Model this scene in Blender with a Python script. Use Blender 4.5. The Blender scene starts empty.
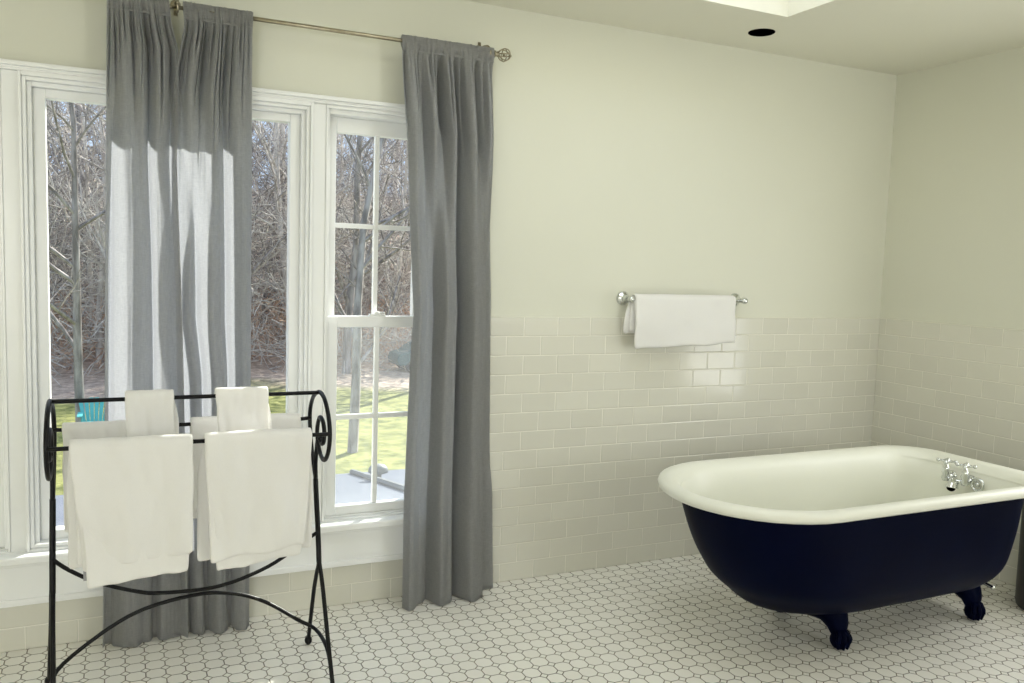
import bpy, bmesh, math, random
from mathutils import Vector, Matrix, noise
R = random.Random(7)
SC = bpy.context.scene
COL = SC.collection
PI = math.pi

# ---------------------------------------------------------------- materials
def mat(name, col, rough=.5, metal=0, spec=None, coat=0):
    m = bpy.data.materials.new(name); m.use_nodes = True
    b = m.node_tree.nodes['Principled BSDF']
    b.inputs['Base Color'].default_value = (*col, 1)
    b.inputs['Roughness'].default_value = rough
    b.inputs['Metallic'].default_value = metal
    if spec is not None: b.inputs['Specular IOR Level'].default_value = spec
    if coat: b.inputs['Coat Weight'].default_value = coat
    return m
def nodes(m):
    nt = m.node_tree
    return nt, nt.nodes, nt.links, nt.nodes['Principled BSDF']
def noisy(m, c1, c2, scale, detail=4, bump=0, bscale=None, dist=.01, stretch=None, rough=.5):
    nt, N, L, b = nodes(m)
    tc = N.new('ShaderNodeTexCoord'); mp = N.new('ShaderNodeMapping')
    if stretch: mp.inputs['Scale'].default_value = stretch
    L.new(tc.outputs['Object'], mp.inputs['Vector'])
    n = N.new('ShaderNodeTexNoise'); n.inputs['Scale'].default_value = scale; n.inputs['Detail'].default_value = detail
    n.inputs['Roughness'].default_value = rough
    L.new(mp.outputs[0], n.inputs['Vector'])
    r = N.new('ShaderNodeValToRGB'); r.color_ramp.elements[0].color = (*c1, 1); r.color_ramp.elements[1].color = (*c2, 1)
    r.color_ramp.elements[0].position = .35; r.color_ramp.elements[1].position = .65
    L.new(n.outputs['Fac'], r.inputs[0]); L.new(r.outputs[0], b.inputs['Base Color'])
    if bump:
        n2 = N.new('ShaderNodeTexNoise'); n2.inputs['Scale'].default_value = bscale or scale; n2.inputs['Detail'].default_value = 3
        L.new(mp.outputs[0], n2.inputs['Vector'])
        bp = N.new('ShaderNodeBump'); bp.inputs['Strength'].default_value = bump; bp.inputs['Distance'].default_value = dist
        L.new(n2.outputs['Fac'], bp.inputs['Height']); L.new(bp.outputs[0], b.inputs['Normal'])
    return m

M_WALL = noisy(mat('cream_wall_paint', (.7,.7,.6), .6, spec=.3), (.685,.686,.590), (.703,.704,.608), 1.2, 3, bump=.08, bscale=60, dist=.002)
M_CEIL = noisy(mat('cream_ceiling_paint', (.7,.7,.6), .7, spec=.2), (.72,.71,.615), (.74,.73,.635), 1.0, 3)
M_TRIM = noisy(mat('white_trim_paint', (.8,.8,.8), .28), (.86,.87,.86), (.88,.89,.88), 3, 3)

def tile_mat(name, axis, phase):
    m = mat(name, (.7,.68,.6), .12, spec=.6)
    nt, N, L, b = nodes(m)
    tc = N.new('ShaderNodeTexCoord'); sp = N.new('ShaderNodeSeparateXYZ'); cb = N.new('ShaderNodeCombineXYZ')
    L.new(tc.outputs['Object'], sp.inputs[0])
    ad = N.new('ShaderNodeMath'); ad.operation = 'ADD'; ad.inputs[1].default_value = phase
    L.new(sp.outputs[axis], ad.inputs[0]); L.new(ad.outputs[0], cb.inputs[0]); L.new(sp.outputs['Z'], cb.inputs[1])
    br = N.new('ShaderNodeTexBrick'); br.offset = .5; br.squash = 1
    br.inputs['Scale'].default_value = 1; br.inputs['Brick Width'].default_value = .1556; br.inputs['Row Height'].default_value = .0790
    br.inputs['Mortar Size'].default_value = .0017; br.inputs['Mortar Smooth'].default_value = .25; br.inputs['Bias'].default_value = 0
    br.inputs['Color1'].default_value = (.665,.655,.575,1); br.inputs['Color2'].default_value = (.70,.69,.605,1)
    br.inputs['Mortar'].default_value = (.82,.80,.71,1)
    L.new(cb.outputs[0], br.inputs['Vector']); L.new(br.outputs['Color'], b.inputs['Base Color'])
    # wide soft-edged second brick gives the pillowed tile edges
    b2 = N.new('ShaderNodeTexBrick'); b2.offset = .5
    for k, v in (('Scale',1),('Brick Width',.1556),('Row Height',.079),('Mortar Size',.0045),('Mortar Smooth',1.0)): b2.inputs[k].default_value = v
    L.new(cb.outputs[0], b2.inputs['Vector'])
    inv = N.new('ShaderNodeMath'); inv.operation = 'SUBTRACT'; inv.inputs[0].default_value = 1; L.new(b2.outputs['Fac'], inv.inputs[1])
    ns = N.new('ShaderNodeTexNoise'); ns.inputs['Scale'].default_value = 9; ns.inputs['Detail'].default_value = 1
    L.new(tc.outputs['Object'], ns.inputs['Vector'])
    mx = N.new('ShaderNodeMath'); mx.operation = 'MULTIPLY_ADD'; mx.inputs[1].default_value = .35
    L.new(ns.outputs['Fac'], mx.inputs[0]); L.new(inv.outputs[0], mx.inputs[2])
    bp = N.new('ShaderNodeBump'); bp.inputs['Strength'].default_value = .55; bp.inputs['Distance'].default_value = .0022
    L.new(mx.outputs[0], bp.inputs['Height']); L.new(bp.outputs[0], b.inputs['Normal'])
    rg = N.new('ShaderNodeMath'); rg.operation = 'MULTIPLY_ADD'; rg.inputs[1].default_value = .45; rg.inputs[2].default_value = .13
    L.new(br.outputs['Fac'], rg.inputs[0]); L.new(rg.outputs[0], b.inputs['Roughness'])
    return m
M_TILEB = tile_mat('subway_tile_back', 'X', 1.468 + .0778 + .1556*40)
M_TILER = tile_mat('subway_tile_side', 'Y', .05 + .1556*40)

def floor_mat():
    m = mat('octagon_dot_tile', (.8,.8,.75), .22, spec=.5)
    nt, N, L, b = nodes(m)
    def mth(op, a, b_=None, c=None):
        n = N.new('ShaderNodeMath'); n.operation = op
        for i, v in enumerate((a, b_, c)):
            if v is None: continue
            if isinstance(v, (int, float)): n.inputs[i].default_value = v
            else: L.new(v, n.inputs[i])
        return n.outputs[0]
    tc = N.new('ShaderNodeTexCoord'); sp = N.new('ShaderNodeSeparateXYZ'); L.new(tc.outputs['Object'], sp.inputs[0])
    def cell(sock, ph, p):
        t = mth('DIVIDE', mth('SUBTRACT', sock, ph), p)
        fr = mth('FRACT', mth('ADD', t, 1000.5))
        return mth('ABSOLUTE', mth('SUBTRACT', fr, .5)), mth('FLOOR', mth('ADD', t, 1000.5))
    u, iu = cell(sp.outputs['X'], -2.134, .0583); v, iv = cell(sp.outputs['Y'], -.332, .0612)
    s = mth('ADD', u, v); c = .745
    ddiag = mth('MULTIPLY', mth('ABSOLUTE', mth('SUBTRACT', s, c)), .7071)
    dst = mth('SUBTRACT', .5, mth('MAXIMUM', u, v))
    indot = mth('GREATER_THAN', s, c)
    dst2 = mth('ADD', dst, indot)
    d = mth('MINIMUM', ddiag, dst2)
    g = N.new('ShaderNodeMapRange'); g.interpolation_type = 'SMOOTHSTEP'
    g.inputs['From Min'].default_value = .017; g.inputs['From Max'].default_value = .042
    L.new(d, g.inputs['Value'])
    # per tile tone
    cb = N.new('ShaderNodeCombineXYZ'); L.new(iu, cb.inputs[0]); L.new(iv, cb.inputs[1])
    wn = N.new('ShaderNodeTexWhiteNoise'); wn.noise_dimensions = '2D'; L.new(cb.outputs[0], wn.inputs['Vector'])
    tr = N.new('ShaderNodeMix'); tr.data_type = 'RGBA'
    L.new(wn.outputs['Value'], tr.inputs[0])
    tr.inputs[6].default_value = (.86,.84,.78,1); tr.inputs[7].default_value = (.91,.895,.835,1)
    gn = N.new('ShaderNodeTexNoise'); gn.inputs['Scale'].default_value = 7; gn.inputs['Detail'].default_value = 5; L.new(tc.outputs['Object'], gn.inputs['Vector'])
    gr = N.new('ShaderNodeValToRGB'); gr.color_ramp.elements[0].color = (.13,.11,.08,1); gr.color_ramp.elements[1].color = (.30,.27,.21,1)
    gr.color_ramp.elements[0].position = .35; gr.color_ramp.elements[1].position = .65
    L.new(gn.outputs['Fac'], gr.inputs[0])
    mx = N.new('ShaderNodeMix'); mx.data_type = 'RGBA'
    L.new(g.outputs[0], mx.inputs[0]); L.new(gr.outputs[0], mx.inputs[6]); L.new(tr.outputs[2], mx.inputs[7])
    L.new(mx.outputs[2], b.inputs['Base Color'])
    bp = N.new('ShaderNodeBump'); bp.inputs['Strength'].default_value = .4; bp.inputs['Distance'].default_value = .002
    L.new(g.outputs[0], bp.inputs['Height']); L.new(bp.outputs[0], b.inputs['Normal'])
    rg = mth('MULTIPLY_ADD', g.outputs[0], -.4, .75); L.new(rg, b.inputs['Roughness'])
    return m
M_FLOOR = floor_mat()

def cloth_mat(name, col1, col2, transl, tcol, weave=900, rough=.95, stretch=True):
    m = bpy.data.materials.new(name); m.use_nodes = True
    nt = m.node_tree; N = nt.nodes; L = nt.links; b = N['Principled BSDF']; out = N['Material Output']
    b.inputs['Roughness'].default_value = rough; b.inputs['Specular IOR Level'].default_value = .1
    b.inputs['Sheen Weight'].default_value = .15
    tc = N.new('ShaderNodeTexCoord'); mp = N.new('ShaderNodeMapping'); mp.inputs['Scale'].default_value = (1, 1, .12) if stretch else (1,1,1)
    L.new(tc.outputs['Object'], mp.inputs[0])
    n = N.new('ShaderNodeTexNoise'); n.inputs['Scale'].default_value = weave; n.inputs['Detail'].default_value = 2; L.new(mp.outputs[0], n.inputs['Vector'])
    mp2 = N.new('ShaderNodeMapping'); mp2.inputs['Scale'].default_value = (.15, .15, 1) if stretch else (1.7,1.7,1.7); L.new(tc.outputs['Object'], mp2.inputs[0])
    n2 = N.new('ShaderNodeTexNoise'); n2.inputs['Scale'].default_value = weave; L.new(mp2.outputs[0], n2.inputs['Vector'])
    av = N.new('ShaderNodeMath'); av.operation = 'MULTIPLY_ADD'; av.inputs[1].default_value = .5
    hf = N.new('ShaderNodeMath'); hf.operation = 'MULTIPLY'; hf.inputs[1].default_value = .5
    L.new(n2.outputs['Fac'], hf.inputs[0]); L.new(n.outputs['Fac'], av.inputs[0]); L.new(hf.outputs[0], av.inputs[2])
    r = N.new('ShaderNodeValToRGB'); r.color_ramp.elements[0].position = .38; r.color_ramp.elements[1].position = .62
    r.color_ramp.elements[0].color = (*col1, 1); r.color_ramp.elements[1].color = (*col2, 1)
    L.new(av.outputs[0], r.inputs[0]); L.new(r.outputs[0], b.inputs['Base Color'])
    bp = N.new('ShaderNodeBump'); bp.inputs['Strength'].default_value = .3; bp.inputs['Distance'].default_value = .0012
    L.new(av.outputs[0], bp.inputs['Height']); L.new(bp.outputs[0], b.inputs['Normal'])
    if transl:
        t = N.new('ShaderNodeBsdfTranslucent'); t.inputs[0].default_value = (*tcol, 1)
        mx = N.new('ShaderNodeMixShader'); mx.inputs[0].default_value = transl
        L.new(b.outputs[0], mx.inputs[1]); L.new(t.outputs[0], mx.inputs[2]); L.new(mx.outputs[0], out.inputs['Surface'])
    return m
M_CURT = cloth_mat('grey_linen', (.21,.207,.20), (.36,.357,.345), .45, (.86,.88,.92), 420)
M_TOWEL = cloth_mat('white_terry', (.90,.895,.885), (.94,.935,.925), .22, (.95,.92,.84), 420, stretch=False)
M_TOWELW = M_TOWEL
M_IRON = mat('black_iron', (.004,.004,.005), .4, spec=.25)
M_NAVY = noisy(mat('navy_enamel_paint', (.004,.010,.04), .45, spec=.04), (.0003,.0013,.011), (.0005,.0020,.015), 3)
M_ENAM = mat('white_enamel', (.82,.825,.74), .34, spec=.4)
M_CHROME = mat('chrome', (.72,.74,.73), .12, 1)
M_BRASS = noisy(mat('aged_brass', (.5,.4,.22), .35, 1), (.44,.40,.30), (.34,.30,.22), 30)
M_BLACK = mat('black_opening', (.0008,.0008,.0008), 1, spec=0)
M_DGREY = mat('dark_grey_metal', (.022,.02,.022), .45)
M_TAG = mat('grey_label', (.35,.35,.36), .8)

def glass_mat(name, haze=0):
    m = bpy.data.materials.new(name); m.use_nodes = True
    nt = m.node_tree; N = nt.nodes; L = nt.links; N.remove(N['Principled BSDF']); out = N['Material Output']
    t = N.new('ShaderNodeBsdfTransparent'); t.inputs[0].default_value = (.97,.985,.98,1)
    g = N.new('ShaderNodeBsdfGlossy'); g.inputs['Roughness'].default_value = .02
    f = N.new('ShaderNodeFresnel'); f.inputs[0].default_value = 1.45
    ge = N.new('ShaderNodeNewGeometry'); ng = N.new('ShaderNodeMath'); ng.operation = 'SUBTRACT'; ng.inputs[0].default_value = 1; L.new(ge.outputs['Backfacing'], ng.inputs[1])
    mu = N.new('ShaderNodeMath'); mu.operation = 'MULTIPLY'; L.new(f.outputs[0], mu.inputs[0]); L.new(ng.outputs[0], mu.inputs[1])
    mx = N.new('ShaderNodeMixShader'); L.new(mu.outputs[0], mx.inputs[0]); L.new(t.outputs[0], mx.inputs[1]); L.new(g.outputs[0], mx.inputs[2])
    last = mx
    if haze:
        d = N.new('ShaderNodeBsdfTranslucent'); d.inputs[0].default_value = (.8,.8,.8,1)
        m2 = N.new('ShaderNodeMixShader'); m2.inputs[0].default_value = haze
        L.new(mx.outputs[0], m2.inputs[1]); L.new(d.outputs[0], m2.inputs[2]); last = m2
    L.new(last.outputs[0], out.inputs['Surface'])
    return m
M_GLASS = glass_mat('window_glass'); M_SCREEN = glass_mat('haze_screen_mesh', .05)

M_GROUND = None
# ---------------------------------------------------------------- mesh helpers
def new(): return bmesh.new()
def link(name, bm, m, parent=None, smooth=True, bevel=0, subsurf=0, solid=0):
    me = bpy.data.meshes.new(name); bmesh.ops.recalc_face_normals(bm, faces=bm.faces); bm.to_mesh(me); bm.free()
    for p in me.polygons: p.use_smooth = smooth
    me.materials.append(m)
    o = bpy.data.objects.new(name, me); COL.objects.link(o)
    if parent:
        o.parent = parent; o.matrix_parent_inverse = Matrix.Identity(4)
        if parent.location.length: o.location = -parent.location if False else (0,0,0)
    if solid:
        s = o.modifiers.new('solid', 'SOLIDIFY'); s.thickness = solid; s.offset = 0
    if bevel:
        s = o.modifiers.new('bevel', 'BEVEL'); s.width = bevel; s.segments = 2; s.limit_method = 'ANGLE'
    if subsurf:
        s = o.modifiers.new('sub', 'SUBSURF'); s.levels = subsurf; s.render_levels = subsurf
    return o
def tag(o, label, cat, group=None):
    o['label'] = label; o['category'] = cat
    if group: o['group'] = group
    return o
def struct(o): o['kind'] = 'structure'; return o
def thing(name, label, cat, group=None, loc=(0,0,0)):
    o = bpy.data.objects.new(name, None); COL.objects.link(o); o.location = loc; o.empty_display_size = .1
    return tag(o, label, cat, group)
def part(name, bm, m, root, **k):
    """bm given in world coordinates; root may sit anywhere (no rotation)."""
    off = Vector(root.matrix_world.translation) if False else worldloc(root)
    bmesh.ops.translate(bm, verts=bm.verts, vec=-off)
    o = link(name, bm, m, None, **k); o.parent = root
    return o
def worldloc(o):
    v = Vector((0,0,0))
    while o: v += Vector(o.location); o = o.parent
    return v
def bx(bm, x0, x1, y0, y1, z0, z1):
    vs = [bm.verts.new(p) for p in ((x0,y0,z0),(x1,y0,z0),(x1,y1,z0),(x0,y1,z0),(x0,y0,z1),(x1,y0,z1),(x1,y1,z1),(x0,y1,z1))]
    for f in ((0,3,2,1),(4,5,6,7),(0,1,5,4),(1,2,6,5),(2,3,7,6),(3,0,4,7)): bm.faces.new([vs[i] for i in f])
    return vs
def catmull(P, n=8, closed=False):
    P = [Vector(p) for p in P]; out = []
    N_ = len(P); rng = N_ if closed else N_-1
    for i in range(rng):
        if closed: a, b, c, d = P[(i-1)%N_], P[i], P[(i+1)%N_], P[(i+2)%N_]
        else: a, b, c, d = P[max(i-1,0)], P[i], P[i+1], P[min(i+2,N_-1)]
        for k in range(n):
            t = k/n
            out.append(.5*((2*b)+(-a+c)*t+(2*a-5*b+4*c-d)*t*t+(-a+3*b-3*c+d)*t**3))
    if not closed: out.append(P[-1])
    return out
def tube(bm, P, r, sides=8, closed=False, cap=True):
    P = [Vector(p) for p in P]; n = len(P); rs = r if isinstance(r, (list, tuple)) else [r]*n
    rings = []; prev = None
    for i in range(n):
        if closed: t = (P[(i+1)%n]-P[(i-1)%n])
        else: t = P[min(i+1,n-1)]-P[max(i-1,0)]
        if t.length < 1e-9: t = Vector((0,0,1))
        t.normalize()
        if prev is None:
            a = Vector((0,0,1)) if abs(t.z) < .9 else Vector((1,0,0)); u = t.cross(a).normalized()
        else:
            u = (prev - t*prev.dot(t))
            if u.length < 1e-6: u = t.orthogonal()
            u.normalize()
        prev = u; v = t.cross(u)
        rings.append([bm.verts.new(P[i]+(u*math.cos(2*PI*k/sides)+v*math.sin(2*PI*k/sides))*rs[i]) for k in range(sides)])
    for i in range(n if closed else n-1):
        A, B = rings[i], rings[(i+1)%n]
        for k in range(sides):
            try: bm.faces.new((A[k],A[(k+1)%sides],B[(k+1)%sides],B[k]))
            except ValueError: pass
    if cap and not closed and sides > 2:
        bm.faces.new(rings[0][::-1]); bm.faces.new(rings[-1])
def lathe(bm, prof, base, axis=(0,0,1), seg=20):
    """prof: (radius, height) pairs along axis from base"""
    ax = Vector(axis).normalized(); u = ax.orthogonal().normalized(); v = ax.cross(u); base = Vector(base)
    rings = []
    for r, h in prof:
        if r < 1e-5: rings.append([bm.verts.new(base+ax*h)])
        else: rings.append([bm.verts.new(base+ax*h+(u*math.cos(2*PI*k/seg)+v*math.sin(2*PI*k/seg))*r) for k in range(seg)])
    for A, B in zip(rings, rings[1:]):
        for k in range(seg):
            a = [A[0]] if len(A) == 1 else [A[k], A[(k+1)%seg]]
            b = [B[0]] if len(B) == 1 else [B[(k+1)%seg], B[k]]
            if len(a)+len(b) >= 3: bm.faces.new(a+b)
def ball(bm, c, r, seg=14, sc=(1,1,1)):
    mt = Matrix.Translation(c) @ Matrix.Diagonal((r*sc[0], r*sc[1], r*sc[2], 1))
    bmesh.ops.create_uvsphere(bm, u_segments=seg, v_segments=seg//2+2, radius=1, matrix=mt)

# ---------------------------------------------------------------- the room
H = 2.3135; XL = -5.7; YR = -4.7; WT = .16
WX0, WX1, WZ0, WZ1 = -4.30, -2.40, .315, 1.862       # opening of the triple window
bm = new(); bx(bm, XL-.2, .2, YR-.2, WT, -.12, 0); struct(link('floor', bm, M_FLOOR, smooth=False))
bm = new()
for a in ((XL-.2, WX0, 0, WT, 0, H+.1), (WX1, .2, 0, WT, 0, H+.1), (WX0, WX1, 0, WT, WZ1, H+.1), (WX0, WX1, 0, WT, 0, WZ0)): bx(bm, *a)
wb = struct(link('wall_back', bm, M_WALL, smooth=False))
TH = 14*.079
bm = new()
CX0, CX1 = -4.40, -2.305
for a in ((XL, CX0, -.009, .001, 0, TH), (CX1, 0, -.009, .001, 0, TH), (CX0, CX1, -.009, .001, 0, .20)): bx(bm, *a)
link('tile_wainscot', bm, M_TILEB, wb, smooth=False, bevel=.003)
# right wall with an unseen window added for daylight and a tile reflection
RW = (-1.66, -1.02, .50, 1.60)
bm = new()
for a in ((0, .16, RW[1], 0, 0, H+.1), (0, .16, YR-.2, RW[0], 0, H+.1), (0, .16, RW[0], RW[1], 0, RW[2]), (0, .16, RW[0], RW[1], RW[3], H+.1)): bx(bm, *a)
wr = struct(link('wall_right', bm, M_WALL, smooth=False))
bm = new()
for a in ((-.009, .001, RW[1]+.06, -.009, 0, TH), (-.009, .001, YR, RW[0]-.06, 0, TH), (-.009, .001, RW[0]-.06, RW[1]+.06, 0, RW[2]-.06)): bx(bm, *a)
link('tile_wainscot', bm, M_TILER, wr, smooth=False, bevel=.003)
bm = new(); bx(bm, XL-.16, XL, YR-.2, 0, 0, H+.1); struct(link('wall_left', bm, M_WALL, smooth=False))
FW = (-5.55, -4.30, .75, 2.05); FW2 = (-.95, -.12)
bm = new()
bx(bm, FW2[1], .2, YR-.16, YR, FW[2], FW[3]); bx(bm, FW[1], FW2[0], YR-.16, YR, FW[2], FW[3])
for a in ((XL-.2, FW[0], YR-.16, YR, 0, H+.1), (FW[0], .2, YR-.16, YR, 0, FW[2]), (FW[0], .2, YR-.16, YR, FW[3], H+.1)): bx(bm, *a)
struct(link('wall_front', bm, M_WALL, smooth=False))
# ceiling with the skylight well
SX0, SX1, SY0, SY1, SZ = -2.75, -1.135, -1.85, -.46, 2.86
bm = new()
for a in ((XL-.2, SX0, YR-.2, WT, H, H+.1), (SX1, .2, YR-.2, WT, H, H+.1), (SX0, SX1, SY1, WT, H, H+.1), (SX0, SX1, YR-.2, SY0, H, H+.1)): bx(bm, *a)
ce = struct(link('ceiling', bm, M_CEIL, smooth=False))
bm = new()
for a in ((SX0-.05, SX0, SY0-.05, SY1+.05, H+.1, SZ), (SX1, SX1+.05, SY0-.05, SY1+.05, H+.1, SZ), (SX0, SX1, SY1, SY1+.05, H+.1, SZ), (SX0, SX1, SY0-.05, SY0, H+.1, SZ)): bx(bm, *a)
link('skylight_well', bm, M_CEIL, ce, smooth=False)
bm = new(); bx(bm, SX0-.05, SX1+.05, SY0-.05, SY1+.05, SZ+.01, SZ+.018)  # skylight glass added over the well to bring in daylight
sk = struct(link('added_window_5', bm, M_GLASS, smooth=False))
bm = new()
for a in ((SX0-.05, SX0+.05, SY0-.05, SY1+.05, SZ, SZ+.05), (SX1-.05, SX1+.05, SY0-.05, SY1+.05, SZ, SZ+.05), (SX0, SX1, SY1-.05, SY1+.05, SZ, SZ+.05), (SX0, SX1, SY0-.05, SY0+.05, SZ, SZ+.05)): bx(bm, *a)
link('frame', bm, M_TRIM, sk, smooth=False)

def ring_bm(bm, x0, x1, z0, z1, w, y0, y1, wb_=None, wt_=None):
    """rectangular frame in the XZ plane"""
    wb_ = wb_ or w; wt_ = wt_ or w
    bx(bm, x0, x0+w, y0, y1, z0, z1); bx(bm, x1-w, x1, y0, y1, z0, z1)
    bx(bm, x0+w, x1-w, y0, y1, z1-wt_, z1); bx(bm, x0+w, x1-w, y0, y1, z0, z0+wb_)

# simple windows added in the unseen walls to light the room
def side_window(name, y0, y1, z0, z1):
    bm = new()
    for a in ((.02,.09,y0,y0+.05,z0,z1),(.02,.09,y1-.05,y1,z0,z1),(.02,.09,y0+.05,y1-.05,z0,z0+.05),(.02,.09,y0+.05,y1-.05,z1-.05,z1),(.03,.07,y0+.05,y1-.05,(z0+z1)/2-.018,(z0+z1)/2+.018),(.035,.065,(y0+y1)/2-.011,(y0+y1)/2+.011,z0+.05,z1-.05)): bx(bm, *a)
    w = struct(link(name, bm, M_TRIM, smooth=False))
    bm = new(); bx(bm, .048,.052,y0+.05,y1-.05,z0+.05,z1-.05); link('pane', bm, M_GLASS, w, smooth=False)
    bm = new()
    for a in ((-.022,-.001,y0-.06,y0,z0-.06,z1+.06),(-.022,-.001,y1,y1+.06,z0-.06,z1+.06),(-.022,-.001,y0,y1,z0-.06,z0),(-.022,-.001,y0,y1,z1,z1+.06)): bx(bm, *a)
    link('casing', bm, M_TRIM, w, smooth=False, bevel=.004)
side_window('added_window_4', *RW)
for wn, (a_, b_) in (('added_window_6', (FW[0], FW[1])), ('added_window_7', (FW2[0], FW2[1]))):  # rear windows added out of view to light the room
    bm = new(); ring_bm(bm, a_, b_, FW[2], FW[3], .06, YR-.10, YR-.04); bx(bm, (a_+b_)/2-.02, (a_+b_)/2+.02, YR-.10, YR-.04, FW[2]+.06, FW[3]-.06)
    w6 = struct(link(wn, bm, M_TRIM, smooth=False))
    bm = new(); bx(bm, a_+.06, b_-.06, YR-.072, YR-.068, FW[2]+.06, FW[3]-.06); link('pane', bm, M_GLASS, w6, smooth=False)
    bm = new(); ring_bm(bm, a_-.07, b_+.07, FW[2]-.07, FW[3]+.07, .07, YR+.001, YR+.022); link('casing', bm, M_TRIM, w6, smooth=False, bevel=.004)

# --- triple window in the back wall
MX = [(-3.838, -3.792), (-2.878, -2.830)]           # flat mullion boards
GZ0, GZ1 = .372, 1.80
# centre fixed window
bm = new()
x0, x1 = MX[0][1], MX[1][0]
ring_bm(bm, x0, x1, .33, 1.868, .010, -.022, .14, .010, .014)
ring_bm(bm, x0+.010, x1-.010, .34, 1.854, .012, -.010, .14)
ring_bm(bm, x0+.022, x1-.022, .345, 1.842, .014, .008, .14, .006, .014)
w2 = struct(link('window_2', bm, M_TRIM, smooth=False, bevel=.0025))
bm = new(); ring_bm(bm, x0+.036, x1-.036, .351, 1.828, .036, .036, .085, .030, .028)
link('sash', bm, M_TRIM, w2, smooth=False, bevel=.003)
bm = new(); bx(bm, x0+.068, x1-.068, .060, .064, .376, 1.804); link('pane', bm, M_GLASS, w2, smooth=False)

def double_hung(name, x0, x1):
    bm = new()
    ring_bm(bm, x0, x1, .33, 1.868, .008, -.010, .14, .008, .012)
    ring_bm(bm, x0+.008, x1-.008, .338, 1.856, .010, .010, .14, .004, .016)
    w = struct(link(name, bm, M_TRIM, smooth=False, bevel=.002))
    a, b = x0+.018, x1-.018
    bm = new(); ring_bm(bm, a, b, 1.072, 1.84, .037, .066, .10, .030, .056)
    up = link('upper_sash', bm, M_TRIM, w, smooth=False, bevel=.003)
    bm = new(); ring_bm(bm, a, b, .342, 1.104, .040, .026, .060, .034, .042)
    lo = link('lower_sash', bm, M_TRIM, w, smooth=False, bevel=.003)
    cx = (a+b)/2 if False else x0+.213
    for s, z0, z1, y in ((up, 1.102, 1.784, .083), (lo, .376, 1.062, .043)):
        bm = new(); bx(bm, a+.03, b-.03, y-.002, y+.002, z0-.004, z1+.004); link('pane', bm, M_GLASS, s, smooth=False)
        bm = new(); bx(bm, cx-.009, cx+.009, y-.010, y+.010, z0, z1)
        zm = (z0+z1)/2
        bx(bm, a+.037, cx-.009, y-.010, y+.010, zm-.009, zm+.009); bx(bm, cx+.009, b-.037, y-.010, y+.010, zm-.009, zm+.009)
        link('muntin', bm, M_TRIM, s, smooth=False, bevel=.002)
    # sash lock on the meeting rail
    bm = new(); bx(bm, cx-.03, cx+.03, .03, .052, 1.104, 1.112); lathe(bm, [(0,0),(.012,0),(.012,.008),(0,.01)], (cx,.041,1.112)); bx(bm, cx-.004, cx+.03, .034, .042, 1.112, 1.12)
    link('sash_lock', bm, M_TRIM, lo)
    bm = new(); bx(bm, a, b, .112, .114, .342, 1.09); link('haze_screen', bm, M_SCREEN, w, smooth=False)  # screen added to lay a pale haze over the lower sash
    return w
double_hung('window_3', MX[1][1], -2.412)
double_hung('window_1', -4.256, MX[0][0])
# mullion boards, casing, head, stool and apron
bm = new()
for a, b in MX: bx(bm, a, b, -.004, .13, .33, 1.868)
struct(link('trim_1', bm, M_TRIM, smooth=False, bevel=.002))
bm = new()
for a, b in ((-4.345, -4.256), (-2.412, -2.322)):
    bx(bm, a, b, -.022, 0, .33, 1.87)
bx(bm, -4.345, -2.322, -.022, 0, 1.868, 1.880)
bx(bm, -4.360, -2.308, -.034, 0, 1.880, 1.894)
bx(bm, -4.352, -2.315, -.027, 0, 1.874, 1.880)
struct(link('trim_2', bm, M_TRIM, smooth=False, bevel=.003))
bm = new(); bx(bm, -4.39, -2.29, -.066, .12, .302, .332)
struct(link('trim_3', bm, M_TRIM, smooth=False, bevel=.008))
bm = new(); bx(bm, -4.36, -2.31, -.030, -.009, .176, .302); bx(bm, -4.36, -2.31, -.038, -.009, .160, .182); bx(bm, -4.36, -2.31, -.036, -.009, .288, .302)
struct(link('trim_4', bm, M_TRIM, smooth=False, bevel=.004))
bm = new(); bx(bm, WX0, WX1, .12, .20, .27, .33); struct(link('trim_5', bm, M_TRIM, smooth=False))

# ---------------------------------------------------------------- ceiling light (off)
t = thing('recessed_light', 'small black unlit recessed downlight in the cream ceiling beside the skylight well', 'ceiling light', loc=(-1.075,-.245,H))
bm = new(); lathe(bm, [(0.0,-.001),(.046,-.001),(.052,-.004),(.055,-.002),(.055,.0)], (-1.075,-.245,H), seg=28); part('baffle', bm, M_BLACK, t)
bm = new(); lathe(bm, [(0,-.004),(.012,-.0035),(.018,-.002),(.018,0)], (-1.070,-.215,H), seg=16); part('bulb', bm, M_BLACK, t)

# ---------------------------------------------------------------- curtains and rod
RY, RZ = -.105, 2.103
rod = thing('curtain_rod', 'thin brass curtain rod with a round cage finial mounted above the window', 'curtain rod', loc=(-3.34,RY,RZ))
bm = new(); tube(bm, [(-4.5,RY,RZ),(-3.2,RY,RZ)], .0065, 12); tube(bm, [(-3.25,RY,RZ),(-2.222,RY,RZ)], .0072, 12); part('rod', bm, M_BRASS, rod)
bm = new(); c = Vector((-2.182, RY, RZ+.002)); 
for k in range(6):
    a = k*PI/3
    tube(bm, [c+Vector((-.024*math.cos(s), .024*math.sin(s)*math.cos(a), .024*math.sin(s)*math.sin(a))) for s in [PI*j/12 for j in range(13)]], .0022, 6)
tube(bm, [c+Vector((0, .024*math.cos(s), .024*math.sin(s))) for s in [2*PI*j/20 for j in range(20)]], .002, 6, closed=True)
ball(bm, c+Vector((.024,0,0)), .006); ball(bm, c, .006)
lathe(bm, [(.0085,0),(.013,.001),(.013,.004),(.007,.008),(.011,.014),(.007,.018),(.004,.022)], (-2.224,RY,RZ+.001), (1,0,0), 14)
part('finial', bm, M_BRASS, rod)
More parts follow.
